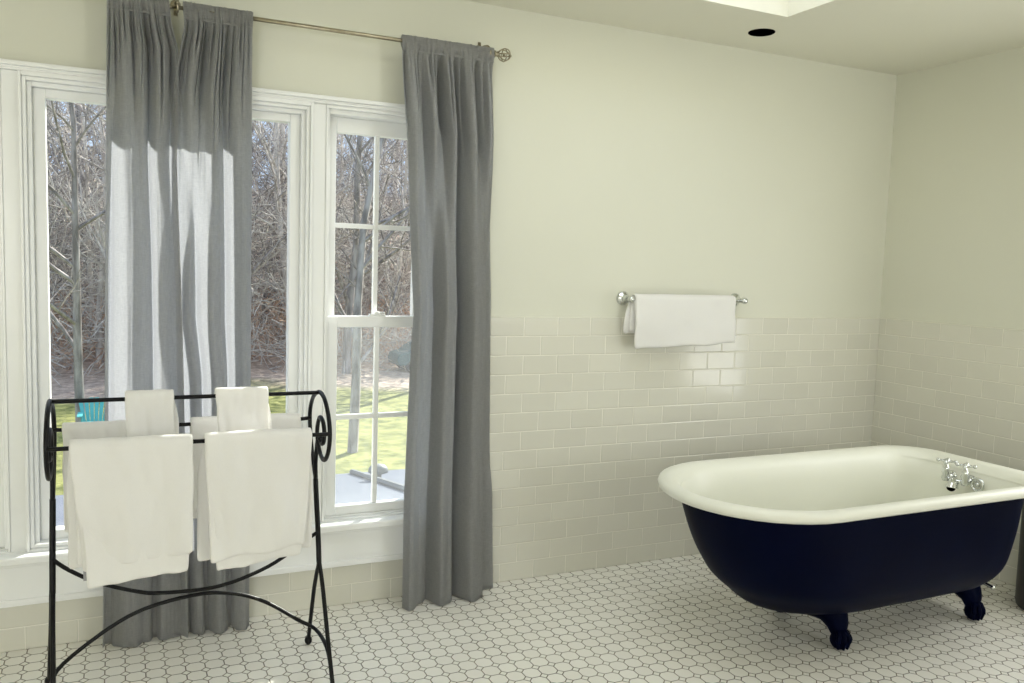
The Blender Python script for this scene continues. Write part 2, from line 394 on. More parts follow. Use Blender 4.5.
for bxp in (-3.333, -2.243):
    bm = new(); lathe(bm, [(0,0),(.016,0),(.016,.004),(.008,.008),(0,.008)], (bxp,-.0,RZ+.035), (0,-1,0), 14)
    tube(bm, catmull([(bxp,-.004,RZ+.035),(bxp,-.05,RZ+.036),(bxp,-.09,RZ+.028),(bxp,RY,RZ+.012)],5), .005, 8)
    bx(bm, bxp-.006, bxp+.006, -.006, -.001, RZ+.0, RZ+.062)
    tube(bm, catmull([(bxp,RY-.012,RZ+.008),(bxp,RY-.008,RZ-.008),(bxp,RY+.006,RZ-.012),(bxp,RY+.014,RZ+.002),(bxp,RY+.009,RZ+.014)],5), .004, 8)
    part('bracket', bm, M_BRASS, rod)

def interp(tab, z):
    if z >= tab[0][0]: return tab[0][1]
    for (za, a), (zb, b) in zip(tab, tab[1:]):
        if z >= zb:
            t = (za-z)/(za-zb); return a+(b-a)*t
    return tab[-1][1]
def curtain(name, label, left, right, ct, cb, seed, amp=.07, ztop=2.122, zbot=.006, base=-.074):
    """ct / cb: control points (u, d) of the fold profile near the rod and at the hem; d=1 bulges into the room"""
    bm = new(); nu, nv = 320, 90; V = []; rr = random.Random(seed)
    cre = [((k+.2+.6*rr.random())/13, rr.uniform(.010,.017), rr.uniform(.016,.030), rr.uniform(.12,.55)) for k in range(13)]
    def prof(C, u):
        for (ua, da), (ub, db) in zip(C, C[1:]):
            if u <= ub:
                t = (u-ua)/(ub-ua); return da+(db-da)*(.5-.5*math.cos(PI*t))
        return C[-1][1]
    for j in range(nv+1):
        s = j/nv; z = ztop+(zbot-ztop)*s**.92
        tt = min(1, max(0, (1.95-z)/.75)); tt = tt*tt*(3-2*tt)
        C = [((a[0]+(b[0]-a[0])*tt), a[1]+(b[1]-a[1])*tt) for a, b in zip(ct, cb)]
        L_, R_ = interp(left, z), interp(right, z)
        am = .040+(amp-.040)*min(1, max(0, (2.09-z)/.30))
        row = []
        for i in range(nu+1):
            u = i/nu; d = max(0, min(1, prof(C, u)+.10*noise.noise(Vector((u*6, z*1.1, seed)))))
            y = base - am*(d**.70)
            x = L_+(R_-L_)*u
            gz_ = max(0, 1-abs(z-2.09)/.17)**1.2
            y -= gz_*(.010*noise.noise(Vector((u*34, z*1.5, seed+4)))+.006*noise.noise(Vector((u*70, z*2, seed))))
            for uk, wk, dk, lk in cre:
                q = (u-uk-.01*math.sin(z*9+uk*30))/wk
                if abs(q) < 3 and z > 2.10-lk-.05: y += dk*math.exp(-q*q)*min(1, max(0, (z-(2.10-lk))/(lk*.6)))
            y += (.018+.2*max(0,amp-.05)/.45)*math.exp(-((d)/.12)**2)*min(1, max(0, (2.1-z)/.2))
            y = min(y, base+.004+.022*min(1, max(0, (z-.42)/.1)))
            if z > 2.05: y = y+(min(y, RY-.010)-y)*min(1, (z-2.05)/.04)
            y += .004*noise.noise(Vector((u*9+seed*3, z*2.2, 0)))+.0018*noise.noise(Vector((u*26, z*4, seed)))
            if z < .40: y = min(y, -.0715)
            zz = z + (.004*noise.noise(Vector((u*12,seed,2))) if s > .97 else 0)
            if s < .02: zz += .004*noise.noise(Vector((u*40,seed,1)))
            row.append(bm.verts.new((x, y, zz)))
        V.append(row)
    for j in range(nv):
        for i in range(nu): bm.faces.new((V[j][i],V[j][i+1],V[j+1][i+1],V[j+1][i]))
    P_ = []                                             # back of the rod pocket
    for z in (ztop, 2.114, 2.092, 2.07):
        L_, R_ = interp(left, z), interp(right, z)
        P_.append([bm.verts.new((L_+(R_-L_)*i/60, RY+(.011 if 2.08 < z < 2.12 else -.006)+.001*math.sin(i), z)) for i in range(61)])
    for j in range(3):
        for i in range(60): bm.faces.new((P_[j][i],P_[j][i+1],P_[j+1][i+1],P_[j+1][i]))
    return tag(link(name, bm, M_CURT, solid=.0016), label, 'curtain')

curtain('curtain', 'grey curtain hanging at the right end of the rod, between window and tiled wall',
    [(2.13,-2.587),(1.87,-2.572),(1.445,-2.549),(1.125,-2.528),(.98,-2.536),(.42,-2.552),(0,-2.549)],
    [(2.13,-2.228),(1.2,-2.184),(.6,-2.170),(0,-2.146)],
    [(0,.5),(.08,.9),(.21,.15),(.30,.8),(.41,0),(.50,1),(.59,0),(.72,1),(.83,0),(.92,.8),(1,.2)],
    [(0,.5),(.05,1),(.18,.35),(.27,.15),(.37,.95),(.46,.75),(.55,.08),(.68,1),(.80,.75),(.845,0),(1,0)], 3, amp=.094)
curtain('curtain', 'leftmost grey curtain, hanging in front of the large window',
    [(2.13,-3.537),(1.16,-3.552),(.5,-3.562),(0,-3.572)],
    [(2.13,-3.360),(2.05,-3.350),(1.97,-3.330),(1.75,-3.332),(1.62,-3.338),(1.1,-3.322),(.5,-3.312),(0,-3.307)],
    [(0,.4),(.10,.3),(.25,.8),(.37,.45),(.49,.9),(.57,0),(.74,1),(.90,.1),(1,.6)],
    [(0,.3),(.04,0),(.30,1),(.36,.95),(.5,.4),(.62,.05),(.70,.6),(.92,.15),(1,.8)], 11, amp=.050)
curtain('curtain', 'grey curtain in the middle, right one of the pair meeting over the large window',
    [(2.13,-3.318),(2.05,-3.312),(1.97,-3.326),(1.85,-3.345),(1.45,-3.350),(1.1,-3.350),(.9,-3.322),(.5,-3.316),(0,-3.302)],
    [(2.13,-3.100),(1.2,-3.100),(0,-3.102)],
    [(0,.5),(.09,.1),(.20,.9),(.33,0),(.52,1),(.63,.15),(.85,1),(1,.3)],
    [(0,0),(.20,.55),(.29,0),(.50,1),(.58,.6),(.67,0),(.90,1),(1,.2)], 5, amp=.050)

# ---------------------------------------------------------------- towels
def drape(bm, x0, x1, yr, zr, r, fl, bl, seed, x0b=None, x1b=None, wave=.006, nx=26, back=None, tilt=0, flr=None):
    """sheet over a rail at (yr, zr): fl in front, bl behind.  x0b/x1b: edges at the front hem"""
    x0b = x0 if x0b is None else x0b; x1b = x1 if x1b is None else x1b; flr = fl if flr is None else flr
    S = []
    nf = max(8, int(fl/.022)); nb = max(5, int(bl/.03))
    for i in range(nf+1): S.append(('f', 1-i/nf))
    for i in range(1, 8): S.append(('a', i/8))
    for i in range(nb+1): S.append(('b', i/nb))
    V = []
    for kind, t in S:
        row = []
        for i in range(nx+1):
            u = i/nx
            if kind == 'f':
                L_ = fl+(flr-fl)*u
                y, z = yr-r, zr-L_*t; xa, xb = x0+(x0b-x0)*t, x1+(x1b-x1)*t; g = t
            elif kind == 'a':
                a = PI*t; y, z = yr-r*math.cos(a), zr+r*math.sin(a); xa, xb = x0, x1; g = 0
            else:
                y, z = yr+r, zr-bl*t; sh = back or (0, 0); xa, xb = x0+sh[0]*min(1,t*3), x1+sh[1]*min(1,t*3); g = t
            x = xa+(xb-xa)*u
            sg = -1 if kind == 'f' else 1
            wv = noise.noise(Vector((u*3.1+seed, g*1.6, seed*.7)))*wave*(.25+g)*2+noise.noise(Vector((u*8+seed, g*4, 3)))*wave*.6
            y += wv
            z += noise.noise(Vector((u*5, seed*1.3, g)))*.005*(.4+g) + tilt*(u-.5)
            x += noise.noise(Vector((seed, g*3.5, u*.5)))*.005
            row.append(bm.verts.new((x, y, z)))
        V.append(row)
    for A, B in zip(V, V[1:]):
        for i in range(nx): bm.faces.new((A[i],A[i+1],B[i+1],B[i]))
def towel(name, label, layers, group, th=.011, cat='towel'):
    bm = new()
    for a, k in layers: drape(bm, *a, **k)
    o = link(name, bm, M_TOWEL, solid=th, subsurf=1); tag(o, label, cat, group); return o
R1 = (-.44, .893); R2 = (-.305, .784); R3 = (-.587, .787)
GA = 'white towels draped over the black rack'
fa = towel('bath_towel', 'large white bath towel on the front rail, left side of the black rack', [
    ((-3.634,-3.322,R3[0],R3[1],.019,.345,.345,1.3), dict(x0b=-3.606,x1b=-3.328,wave=.014,back=(-.010,-.012),flr=.318)),
    ((-3.622,-3.333,R3[0],R3[1],.0085,.392,.33,2.2), dict(x0b=-3.596,x1b=-3.340,wave=.006,flr=.368))], GA)
fb = towel('bath_towel', 'large white bath towel on the front rail, right side of the black rack', [
    ((-3.294,-2.990,R3[0],R3[1],.019,.352,.355,4.3), dict(x0b=-3.280,x1b=-3.012,wave=.012,flr=.328,back=(-.02,.008))),
    ((-3.283,-2.999,R3[0],R3[1],.0085,.390,.31,5.1), dict(x0b=-3.262,x1b=-3.022,wave=.006,flr=.360))], GA)
towel('hand_towel', 'white hand towel on the back rail, partly hidden behind the left bath towel', [
    ((-3.668,-3.478,R2[0],R2[1],.017,.30,.32,6.1), dict(wave=.008,x0b=-3.664)),
    ((-3.660,-3.484,R2[0],R2[1],.007,.26,.30,7.1), dict(wave=.004))], GA)
towel('hand_towel', 'white hand towel on the back rail, partly hidden behind the right bath towel', [
    ((-3.312,-2.968,R2[0],R2[1],.017,.275,.31,8.1), dict(wave=.008,x0b=-3.306)),
    ((-3.300,-2.976,R2[0],R2[1],.007,.25,.28,9.1), dict(wave=.004))], GA)
towel('washcloth', 'small folded white washcloth on the top rail, left one above the left bath towel', [
    ((-3.498,-3.368,R1[0],R1[1],.019,.155,.145,10.1), dict(wave=.006,back=(.010,.016),x0b=-3.494,x1b=-3.364)),
    ((-3.490,-3.374,R1[0],R1[1],.008,.150,.14,11.1), dict(wave=.003,back=(.01,.02)))], GA)
towel('washcloth', 'small folded white washcloth on the top rail, right one above the right bath towel', [
    ((-3.250,-3.098,R1[0],R1[1],.019,.150,.145,12.4), dict(wave=.007,back=(.008,.012),x0b=-3.245,x1b=-3.092)),
    ((-3.243,-3.104,R1[0],R1[1],.008,.145,.14,13.1), dict(wave=.003,back=(.006,.02)))], GA)
bm = new(); bx(bm, -3.606,-3.592, R3[0]-.004,R3[0]-.002, .418,.446); link('care_label', bm, M_TAG, fa, smooth=False)['label'] = 'small grey sewn label'
wt = towel('hand_towel', 'folded white hand towel on the chrome bar on the wall', [
    ((-1.534,-.999,-.068,1.186,.020,.212,.15,14.7), dict(wave=.007,x0b=-1.528,x1b=-.992,flr=.190,back=(-.028,-.02))),
    ((-1.530,-1.004,-.068,1.186,.0085,.203,.14,15.7), dict(wave=.003,x0b=-1.52,x1b=-1.0,flr=.182,back=(-.012,-.008)))], None)

# wall towel bar
tb = thing('towel_bar', 'chrome towel bar with round end plates on the wall above the tiles', 'towel bar', loc=(-1.24,0,1.19))
bm = new(); tube(bm, [(-1.556,-.068,1.186),(-.930,-.068,1.186)], .0075, 14); part('bar', bm, M_CHROME, tb)
for xx in (-1.543, -.936):
    bm = new(); lathe(bm, [(0,0),(.031,0),(.031,.004),(.026,.010),(.018,.014),(.012,.020),(.009,.034),(.010,.052),(.014,.058),(.015,.068),(.013,.077),(.007,.082),(0,.083)], (xx,0,1.188), (0,-1,-.02), 26)
    part('end_post', bm, M_CHROME, tb)

# ---------------------------------------------------------------- iron towel rack
rk = thing('towel_rack', 'freestanding black wrought iron towel rack with scrolled ends in front of the window', 'towel rack', loc=(-3.312,-.47,0))
XLR, XRR = -3.690, -2.935
prof = [(-.388,.600),(-.352,.645),(-.321,.69),(-.294,.746),(-.289,.805),(-.322,.850),(-.37,.877),(-.435,.893),(-.495,.885),(-.540,.860),(-.575,.820),(-.585,.772),(-.562,.722),(-.514,.690),(-.460,.695),(-.418,.728),(-.406,.771),(-.440,.812),(-.485,.808),(-.508,.780),(-.500,.745),(-.470,.733),(-.452,.745)]
stem = [(-.388,.600),(-.40,.55),(-.424,.472),(-.443,.395),(-.454,.342)]
for X_ in (XLR, XRR):
    bm = new(); q = catmull([(X_,a,b) for a, b in prof], 6); tube(bm, q, .0068, 8); ball(bm, (X_,-.452,.745), .009)
    q = catmull([(X_,a,b) for a, b in [(-.414,.735),(-.398,.70),(-.386,.65),(-.392,.60)]], 5); tube(bm, q, .0068, 8)
    q = catmull([(X_,a,b) for a, b in stem], 5); tube(bm, q, .0085, 8)
    part('scroll', bm, M_IRON, rk)
    bm = new(); tube(bm, catmull([(X_-(.024 if X_ < -3.5 else 0)*max(0,(.38-b)/.38),a,b) for a, b in [(-.446,.38),(-.45,.34),(-.418,.29),(-.382,.223),(-.34,.12),(-.31,.042),(-.302,.02)]],5), .0068, 8); ball(bm, (X_-(.024 if X_ < -3.5 else 0),-.300,.016), .014, sc=(.9,1,1.1)); part('leg', bm, M_IRON, rk)
    bm = new(); tube(bm, catmull([(X_+(.012 if X_ < -3.5 else 0)*max(0,(.38-b)/.38),a,b) for a, b in [(-.446,.38),(-.462,.34),(-.490,.31),(-.524,.262),(-.586,.155),(-.661,.036),(-.672,.02)]],5), .0068, 8); ball(bm, (X_+(.012 if X_ < -3.5 else 0),-.674,.016), .014, sc=(.9,1,1.1)); part('leg', bm, M_IRON, rk)
for (y, z) in ((R1[0],R1[1]-.001), (-.2905,R2[1]), (-.5865,R3[1])):
    yy = R2[0] if abs(z-R2[1]) < 1e-6 else y
    bm = new(); P0 = [(XLR,yy if yy != R2[0] else -.292,z),(XLR+.03,yy,z),(XRR-.03,yy,z),(XRR,yy if yy != R2[0] else -.292,z)] 
    tube(bm, P0, .0062, 8); part('rail', bm, M_IRON, rk)
sag = [(-3.690,.437),(-3.648,.400),(-3.573,.353),(-3.469,.312),(-3.406,.299),(-3.295,.294),(-3.225,.300),(-3.154,.318),(-3.068,.353),(-2.966,.419),(-2.935,.437)]
bm = new(); tube(bm, catmull([(a,-.437,b) for a, b in sag],4), .0062, 8); part('crossbar', bm, M_IRON, rk)['label'] = 'downward curved crossbar'
arch = [(-3.593,-.44,.182),(-3.496,-.44,.240),(-3.406,-.44,.268),(-3.295,-.44,.281),(-3.225,-.44,.275),(-3.154,-.44,.255),(-3.081,-.44,.216),(-3.0,-.44,.155)]
bm = new(); tube(bm, catmull([(-3.690,-.640,.070),(-3.690,-.575,.100),(-3.682,-.46,.116)]+arch+[(-2.945,-.46,.122),(-2.935,-.575,.112),(-2.935,-.640,.070)],4), .0062, 8); part('crossbar', bm, M_IRON, rk)['label'] = 'upward arched crossbar'

# ---------------------------------------------------------------- bath tub
YC = -.86
def ringpts(x0, x1, hw, z, rl=.36, rr=.19, n=20, yc=YC):
    rl = min(rl, (x1-x0)*.45); rr = min(rr, hw*.98); pts = []
    for i in range(n+1):
        a = PI/2+PI*i/n; pts.append((x0+rl+rl*math.cos(a), yc+hw*math.sin(a), z))
    for i in range(1, 8): pts.append((x0+rl+(x1-rr-x0-rl)*i/8, yc-hw, z))
    for i in range(n//2+1):
        a = -PI/2+PI/2*i/(n//2); pts.append((x1-rr+rr*math.cos(a), yc-hw+rr+rr*math.sin(a), z))
    for i in range(1, 6): pts.append((x1, yc-hw+rr+(2*hw-2*rr)*i/6, z))
    for i in range(n//2+1):
        a = PI/2*i/(n//2); pts.append((x1-rr+rr*math.cos(a), yc+hw-rr+rr*math.sin(a), z))
    for i in range(1, 8): pts.append((x1-rr+(x0+rl-x1+rr)*i/8, yc+hw, z))
    return pts
def loft(bm, rings, close=True):
    RR = [[bm.verts.new(p) for p in r] for r in rings]
    for A, B in zip(RR, RR[1:]):
        n = len(A)
        for k in range(n): bm.faces.new((A[k],A[(k+1)%n],B[(k+1)%n],B[k]))
    if close:
        c = Vector((0,0,0))
        for v in RR[-1]: c += v.co
        c = bm.verts.new(c/len(RR[-1]))
        n = len(RR[-1])
        for k in range(n): bm.faces.new((RR[-1][k],RR[-1][(k+1)%n],c))
tub = thing('bathtub', 'white and navy clawfoot bathtub standing on the tiled floor in the corner', 'bathtub', loc=(-1.09,YC,0))
tx0, tx1, thw, tz = -1.84, -.335, .37, .583
def finer(rows, n=4):
    out = []
    for i in range(len(rows)-1):
        a, b, c, d = rows[max(i-1,0)], rows[i], rows[i+1], rows[min(i+2,len(rows)-1)]
        for k in range(n):
            t = k/n; out.append(tuple(.5*((2*q)+(-p+r_)*t+(2*p-5*q+4*r_-w)*t*t+(-p+3*q-3*r_+w)*t**3) for p, q, r_, w in zip(a, b, c, d)))
    return out+[rows[-1]]
spec = [  # z, x0, x1, hw, rl, rr
    (.547,-1.766,-.424,.305,.33,.13),(.50,-1.755,-.434,.302,.33,.13),(.41,-1.722,-.443,.297,.33,.13),(.33,-1.684,-.453,.288,.34,.13),(.26,-1.638,-.466,.272,.35,.12),
    (.21,-1.580,-.484,.248,.36,.12),(.170,-1.53,-.520,.214,.36,.12),(.143,-1.465,-.58,.170,.34,.11),(.130,-1.39,-.65,.12,.3,.08)]
bm = new(); loft(bm, [ringpts(a, b, h, z, rl, rr_) for z, a, b, h, rl, rr_ in finer(spec)]); part('outer_shell', bm, M_NAVY, tub)
def rimring(d, z): return ringpts(tx0+d, tx1-d, thw-d, z, .36-d*.7, max(.19-d*.6,.05))
rings = [ringpts(-1.762,-.428,.300,.552,.33,.13), rimring(.045,.548), rimring(.018,.547), rimring(.004,.555), rimring(0,.568), rimring(.005,.580), rimring(.018,.586), rimring(.036,.585), rimring(.056,.578), rimring(.070,.565), ringpts(tx0+.080,tx1-.094,thw-.078,.545,.31,.12)]
rings += [ringpts(a+.008, b-.004, h-.004, z, rl, rr_) for z, a, b, h, rl, rr_ in finer([(.50,-1.748,-.442,.290,.33,.13),(.41,-1.715,-.452,.286,.33,.13),(.33,-1.675,-.464,.277,.34,.13),(.26,-1.622,-.480,.258,.35,.15),(.215,-1.56,-.490,.225,.36,.15),(.190,-1.47,-.53,.17,.36,.13),(.180,-1.35,-.6,.11,.3,.08)])]
bm = new(); loft(bm, rings); part('enamel_basin', bm, M_ENAM, tub)['label'] = 'white enamel basin with rolled rim'
def foot(x, s):
    bm = new(); k_ = .138 if s > 0 else .190
    def S(d, z): return (x, YC-s*d, z)
    path = [S(.02*k_/.138,.152),S(k_*.45,.140),S(k_*.70,.120),S(k_*.87,.090),S(k_*.93,.064),S(k_*.98,.046)]
    q = catmull(path, 5); n = len(q)
    tube(bm, q, [.062*(1-i/(n-1))**1.25+.0215 for i in range(n)], 12)
    pl = [(YC-s*(.03+.150*i/8), .142+.062*(i/8)**2.2, .078-.03*abs(i/8-.3)) for i in range(9)]
    vs = [[bm.verts.new((x-w_, y_, z_)), bm.verts.new((x+w_, y_, z_)), bm.verts.new((x+w_*.75, y_, z_-.026)), bm.verts.new((x-w_*.75, y_, z_-.026))] for y_, z_, w_ in pl]
    for A, B in zip(vs, vs[1:]):
        for k in range(4): bm.faces.new((A[k],A[(k+1)%4],B[(k+1)%4],B[k]))
    bm.faces.new(vs[0]); bm.faces.new(vs[-1][::-1])
    bc = Vector((x, YC-s*k_, .0345)); ball(bm, bc, .034, 16)
    for k in range(4):
        a = -PI/2*s + (k-1.5)*.62; d = Vector((math.cos(a), math.sin(a), 0))
        tube(bm, catmull([bc+Vector((0,0,.036))+d*.004, bc+d*.023+Vector((0,0,.027)), bc+d*.035+Vector((0,0,.004)), bc+d*.028-Vector((0,0,.024))],4), [.011]*5+[.0085]*4+[.005]*4, 8)
    part('claw_foot', bm, M_NAVY, tub)
for x in (-1.215, -.515):
    for s in (1, -1): foot(x+(.03 if s < 0 and x < -1 else 0), s)
# faucet on the inside of the square end
FX = -.447
fc = new(); VY = (-.806, -.892)
for y in VY:
    lathe(fc, [(.0,-.024),(.012,-.022),(.0165,-.010),(.0135,.002),(.0165,.012),(.012,.024),(.014,.032),(.008,.038),(.007,.052)], (FX-.034,y,.524), seg=18)
    tube(fc, [(FX+.03,y,.518),(FX-.034,y,.518)], .010, 10)
    lathe(fc, [(0,0),(.022,0),(.019,.006),(0,.007)], (FX+.006,y,.518), (-1,0,0), 18)
tube(fc, [(FX-.034,VY[0],.512),(FX-.034,VY[1],.512)], .0088, 10)
fo = part('faucet', fc, M_CHROME, tub)
for y in VY:
    bm = new(); c = Vector((FX-.034, y, .582))
    lathe(bm, [(0,-.008),(.011,-.006),(.013,.002),(.008,.008),(0,.010)], c, seg=14)
    for a in (.5, .5+PI/2, .5+PI, .5+3*PI/2):
        d = Vector((math.cos(a), math.sin(a), 0)); tube(bm, [c, c+d*.030], [.0052,.004], 8); ball(bm, c+d*.032, .0075, 10)
    part('handle', bm, M_CHROME, fo)
bm = new(); q = catmull([(FX-.034,-.855,.513),(FX-.044,-.856,.508),(FX-.056,-.857,.498),(FX-.060,-.858,.486)],4); tube(bm, q, [.013+.0009*i for i in range(len(q))], 14)
part('spout', bm, M_CHROME, fo)
bm = new(); ball(bm, (FX-.066,-.858,.486), .0175, 14, (.8,1,.75)); part('spout_shade', bm, M_BLACK, fo)['label'] = 'black ball standing in for the shaded hollow of the spout'  # solid black ball; the shade inside the spout is its colour
bm = new(); tube(bm, [(FX-.010,-.929+.024*math.cos(2*PI*i/20),.512+.024*math.sin(2*PI*i/20)) for i in range(20)], .006, 8, closed=True)
lathe(bm, [(0,0),(.010,0),(.008,.008),(0,.009)], (FX-.006,-.929,.512), (-1,0,0), 12); part('overflow_plate', bm, M_CHROME, tub)
bm = new(); lathe(bm, [(0,0),(.022,0),(.022,.003),(0,.004)], (-.72,YC,.1755), seg=18); part('drain', bm, M_CHROME, tub)
bm = new(); tube(bm, catmull([(-.50,-1.0,.155),(-.495,-1.03,.15),(-.492,-1.05,.146)],4), .007, 8); ball(bm,(-.492,-1.052,.145),.009,10); part('bolt', bm, M_CHROME, tub)

# ---------------------------------------------------------------- bin at the right edge
bn = thing('waste_bin', 'dark grey bin at the right edge of the photo beside the bathtub', 'bin', loc=(-.133,-1.045,0))
bm = new(); lathe(bm, [(0,0.004),(.108,.004),(.112,.010),(.116,.03),(.118,.44),(.120,.445),(.116,.447),(.113,.440),(.108,.03),(0,.02)], (-.133,-1.045,0), seg=36); part('body', bm, M_DGREY, bn)
bm = new(); lathe(bm, [(.121,.444),(.122,.452),(.118,.462),(.07,.474),(.0,.478)], (-.133,-1.045,0), seg=36); part('lid', bm, M_DGREY, bn)

# ================================================================ outside
GZ = -4.0
M_LAWN = mat('lawn_and_leaf_litter', (.3,.3,.1), .95, spec=.1)
nt, N, L, b = nodes(M_LAWN)
tc = N.new('ShaderNodeTexCoord'); sp = N.new('ShaderNodeSeparateXYZ'); L.new(tc.outputs['Object'], sp.inputs[0])
n1 = N.new('ShaderNodeTexNoise'); n1.inputs['Scale'].default_value = .16; n1.inputs['Detail'].default_value = 6; L.new(tc.outputs['Object'], n1.inputs['Vector'])
ad = N.new('ShaderNodeMath'); ad.operation = 'MULTIPLY_ADD'; ad.inputs[1].default_value = 14; L.new(n1.outputs['Fac'], ad.inputs[0]); L.new(sp.outputs['Y'], ad.inputs[2])
mr = N.new('ShaderNodeMapRange'); mr.inputs['From Min'].default_value = 36; mr.inputs['From Max'].default_value = 40; L.new(ad.outputs[0], mr.inputs['Value'])
n2 = N.new('ShaderNodeTexNoise'); n2.inputs['Scale'].default_value = 2.2; n2.inputs['Detail'].default_value = 8; n2.inputs['Roughness'].default_value = .75; L.new(tc.outputs['Object'], n2.inputs['Vector'])
g1 = N.new('ShaderNodeValToRGB'); g1.color_ramp.elements[0].color = (.13,.15,.05,1); g1.color_ramp.elements[1].color = (.36,.355,.13,1); g1.color_ramp.elements[0].position = .38; g1.color_ramp.elements[1].position = .56; L.new(n2.outputs['Fac'], g1.inputs[0])
l1 = N.new('ShaderNodeValToRGB'); l1.color_ramp.elements[0].color = (.26,.20,.17,1); l1.color_ramp.elements[1].color = (.66,.52,.42,1); l1.color_ramp.elements[0].position = .36; l1.color_ramp.elements[1].position = .62; L.new(n2.outputs['Fac'], l1.inputs[0])
mx = N.new('ShaderNodeMix'); mx.data_type = 'RGBA'; L.new(mr.outputs[0], mx.inputs[0]); L.new(g1.outputs[0], mx.inputs[6]); L.new(l1.outputs[0], mx.inputs[7]); L.new(mx.outputs[2], b.inputs['Base Color'])

def gz(x, y):
    d = max(0, y-38)
    return GZ + 14*(1-math.exp(-(d/34)**1.7)) + .5*noise.noise(Vector((x*.06, y*.06, 1)))*min(1, max(0,y-20)/15)
bm = new(); G = []
for j in range(61):
    y = .5+130*(j/60)**1.3
    G.append([bm.verts.new((x, y, gz(x,y))) for x in [-55+2.4*i for i in range(60)]])
for A, B in zip(G, G[1:]):
    for i in range(59): bm.faces.new((A[i],A[i+1],B[i+1],B[i]))
struct(link('ground', bm, M_LAWN))
# wooded ridge far behind
M_RIDGE = noisy(mat('hazy_far_woods', (.3,.28,.28), .95, spec=0), (.36,.34,.38), (.66,.63,.68), 1.1, 9, stretch=(1.4,1,.45), rough=.8)  # pale lavender colour carries the haze of distance
bm = new(); G = []
for j in range(26):
    t = j/25
    G.append([bm.verts.new((-60+3.6*i, 118+14*t+3*noise.noise(Vector((i*.3,j*.3,0))), -2+12*t+3*noise.noise(Vector((i*.12,0,5)))*t)) for i in range(52)])
for A, B in zip(G, G[1:]):
    for i in range(51): bm.faces.new((A[i],A[i+1],B[i+1],B[i]))
struct(link('distant_wooded_ridge', bm, M_RIDGE))

# porch roof just under the window
M_ROOF = noisy(mat('pale_metal_roof', (.6,.62,.68), .5), (.16,.175,.22), (.21,.225,.27), 1.5, 4); M_ROOF.node_tree.nodes['Principled BSDF'].inputs['Specular IOR Level'].default_value = .08
pr = new()
vs = [pr.verts.new(p) for p in ((-7,.20,.22),(-.5,.20,.22),(-.5,2.5,-.14),(-7,2.5,-.14),(-7,.20,.14),(-.5,.20,.14),(-.5,2.5,-.26),(-7,2.5,-.26))]
for f in ((0,1,2,3),(7,6,5,4),(0,4,5,1),(1,5,6,2),(2,6,7,3),(3,7,4,0)): pr.faces.new([vs[i] for i in f])
po = struct(link('porch_roof', pr, M_ROOF, smooth=False))
M_SEAM = mat('grey_roof_edge', (.14,.15,.16), .6)
def rz(y): return .22-(y-.2)*.36/2.3
seam = tag(link('roof_strip', (lambda b_: (tube(b_, [(-2.085,2.46,rz(2.46)+.012),(-2.085,.25,rz(.25)+.012)], .02, 6), b_)[1])(new()), M_SEAM, smooth=False), 'long dark grey strip running down the pale porch roof outside the right window', 'roof strip')
vt_ = thing('roof_vent', 'small round grey vent cap on the pale porch roof outside the right window', 'vent', loc=(-2.05,1.95,rz(1.95)))
bm = new(); lathe(bm, [(.022,0),(.022,.05),(.02,.055)], (-2.05,1.95,rz(1.95)), seg=14); part('stem', bm, M_SEAM, vt_)
bm = new(); lathe(bm, [(.0,.10),(.04,.095),(.06,.075),(.062,.05),(.05,.045),(.0,.05)], (-2.05,1.95,rz(1.95)), seg=18); part('cap', bm, M_SEAM, vt_)

# lawn chair
M_TEAL = mat('turquoise_paint', (.10,.50,.50), .6)
ch = thing('lawn_chair', 'turquoise slatted garden chair on the lawn seen through the large window', 'chair', loc=(-4.24,24.2,gz(-4.24,24.2)))
cx, cy, cz = -4.24, 24.2, gz(-4.24,24.2)
for k in range(6):
    a = (k-2.5)/2.5; bm = new(); h_ = 1.02-.12*a*a
    x0_ = cx+a*.25; x1_ = cx+a*.36
    v = [bm.verts.new(p) for p in ((x0_-.045,cy+.05,cz+.3),(x0_+.045,cy+.05,cz+.3),(x1_+.055,cy+.38,cz+h_),(x1_-.055,cy+.38,cz+h_),(x0_-.045,cy+.075,cz+.3),(x0_+.045,cy+.075,cz+.3),(x1_+.055,cy+.405,cz+h_),(x1_-.055,cy+.405,cz+h_))]
    for f in ((0,1,2,3),(7,6,5,4),(0,4,5,1),(1,5,6,2),(2,6,7,3),(3,7,4,0)): bm.faces.new([v[i] for i in f])
    part('back_slat', bm, M_TEAL, ch, smooth=False)
for k in range(5):
    bm = new(); yy = cy-.48+k*.12; zz = cz+.42-k*.028; bx(bm, cx-.28, cx+.28, yy, yy+.10, zz, zz+.022); part('seat_slat', bm, M_TEAL, ch, smooth=False)
for s in (-1, 1):
    bm = new(); bx(bm, cx+s*.36-.07, cx+s*.36+.07, cy-.55, cy+.22, cz+.60, cz+.625); part('armrest', bm, M_TEAL, ch, smooth=False)
    bm = new(); bx(bm, cx+s*.31-.02, cx+s*.31+.02, cy-.50, cy-.40, cz, cz+.60); part('leg', bm, M_TEAL, ch, smooth=False)
    bm = new(); bx(bm, cx+s*.31-.02, cx+s*.31+.02, cy+.15, cy+.22, cz, cz+.60); part('leg', bm, M_TEAL, ch, smooth=False)
    bm = new(); v = bx(bm, cx+s*.27-.015, cx+s*.27+.015, cy-.45, cy+.75, cz+.30, cz+.40)
    for q in v:
        q.co.z -= max(0, (q.co.y-cy+.45))*.24
    part('side_rail', bm, M_TEAL, ch, smooth=False)

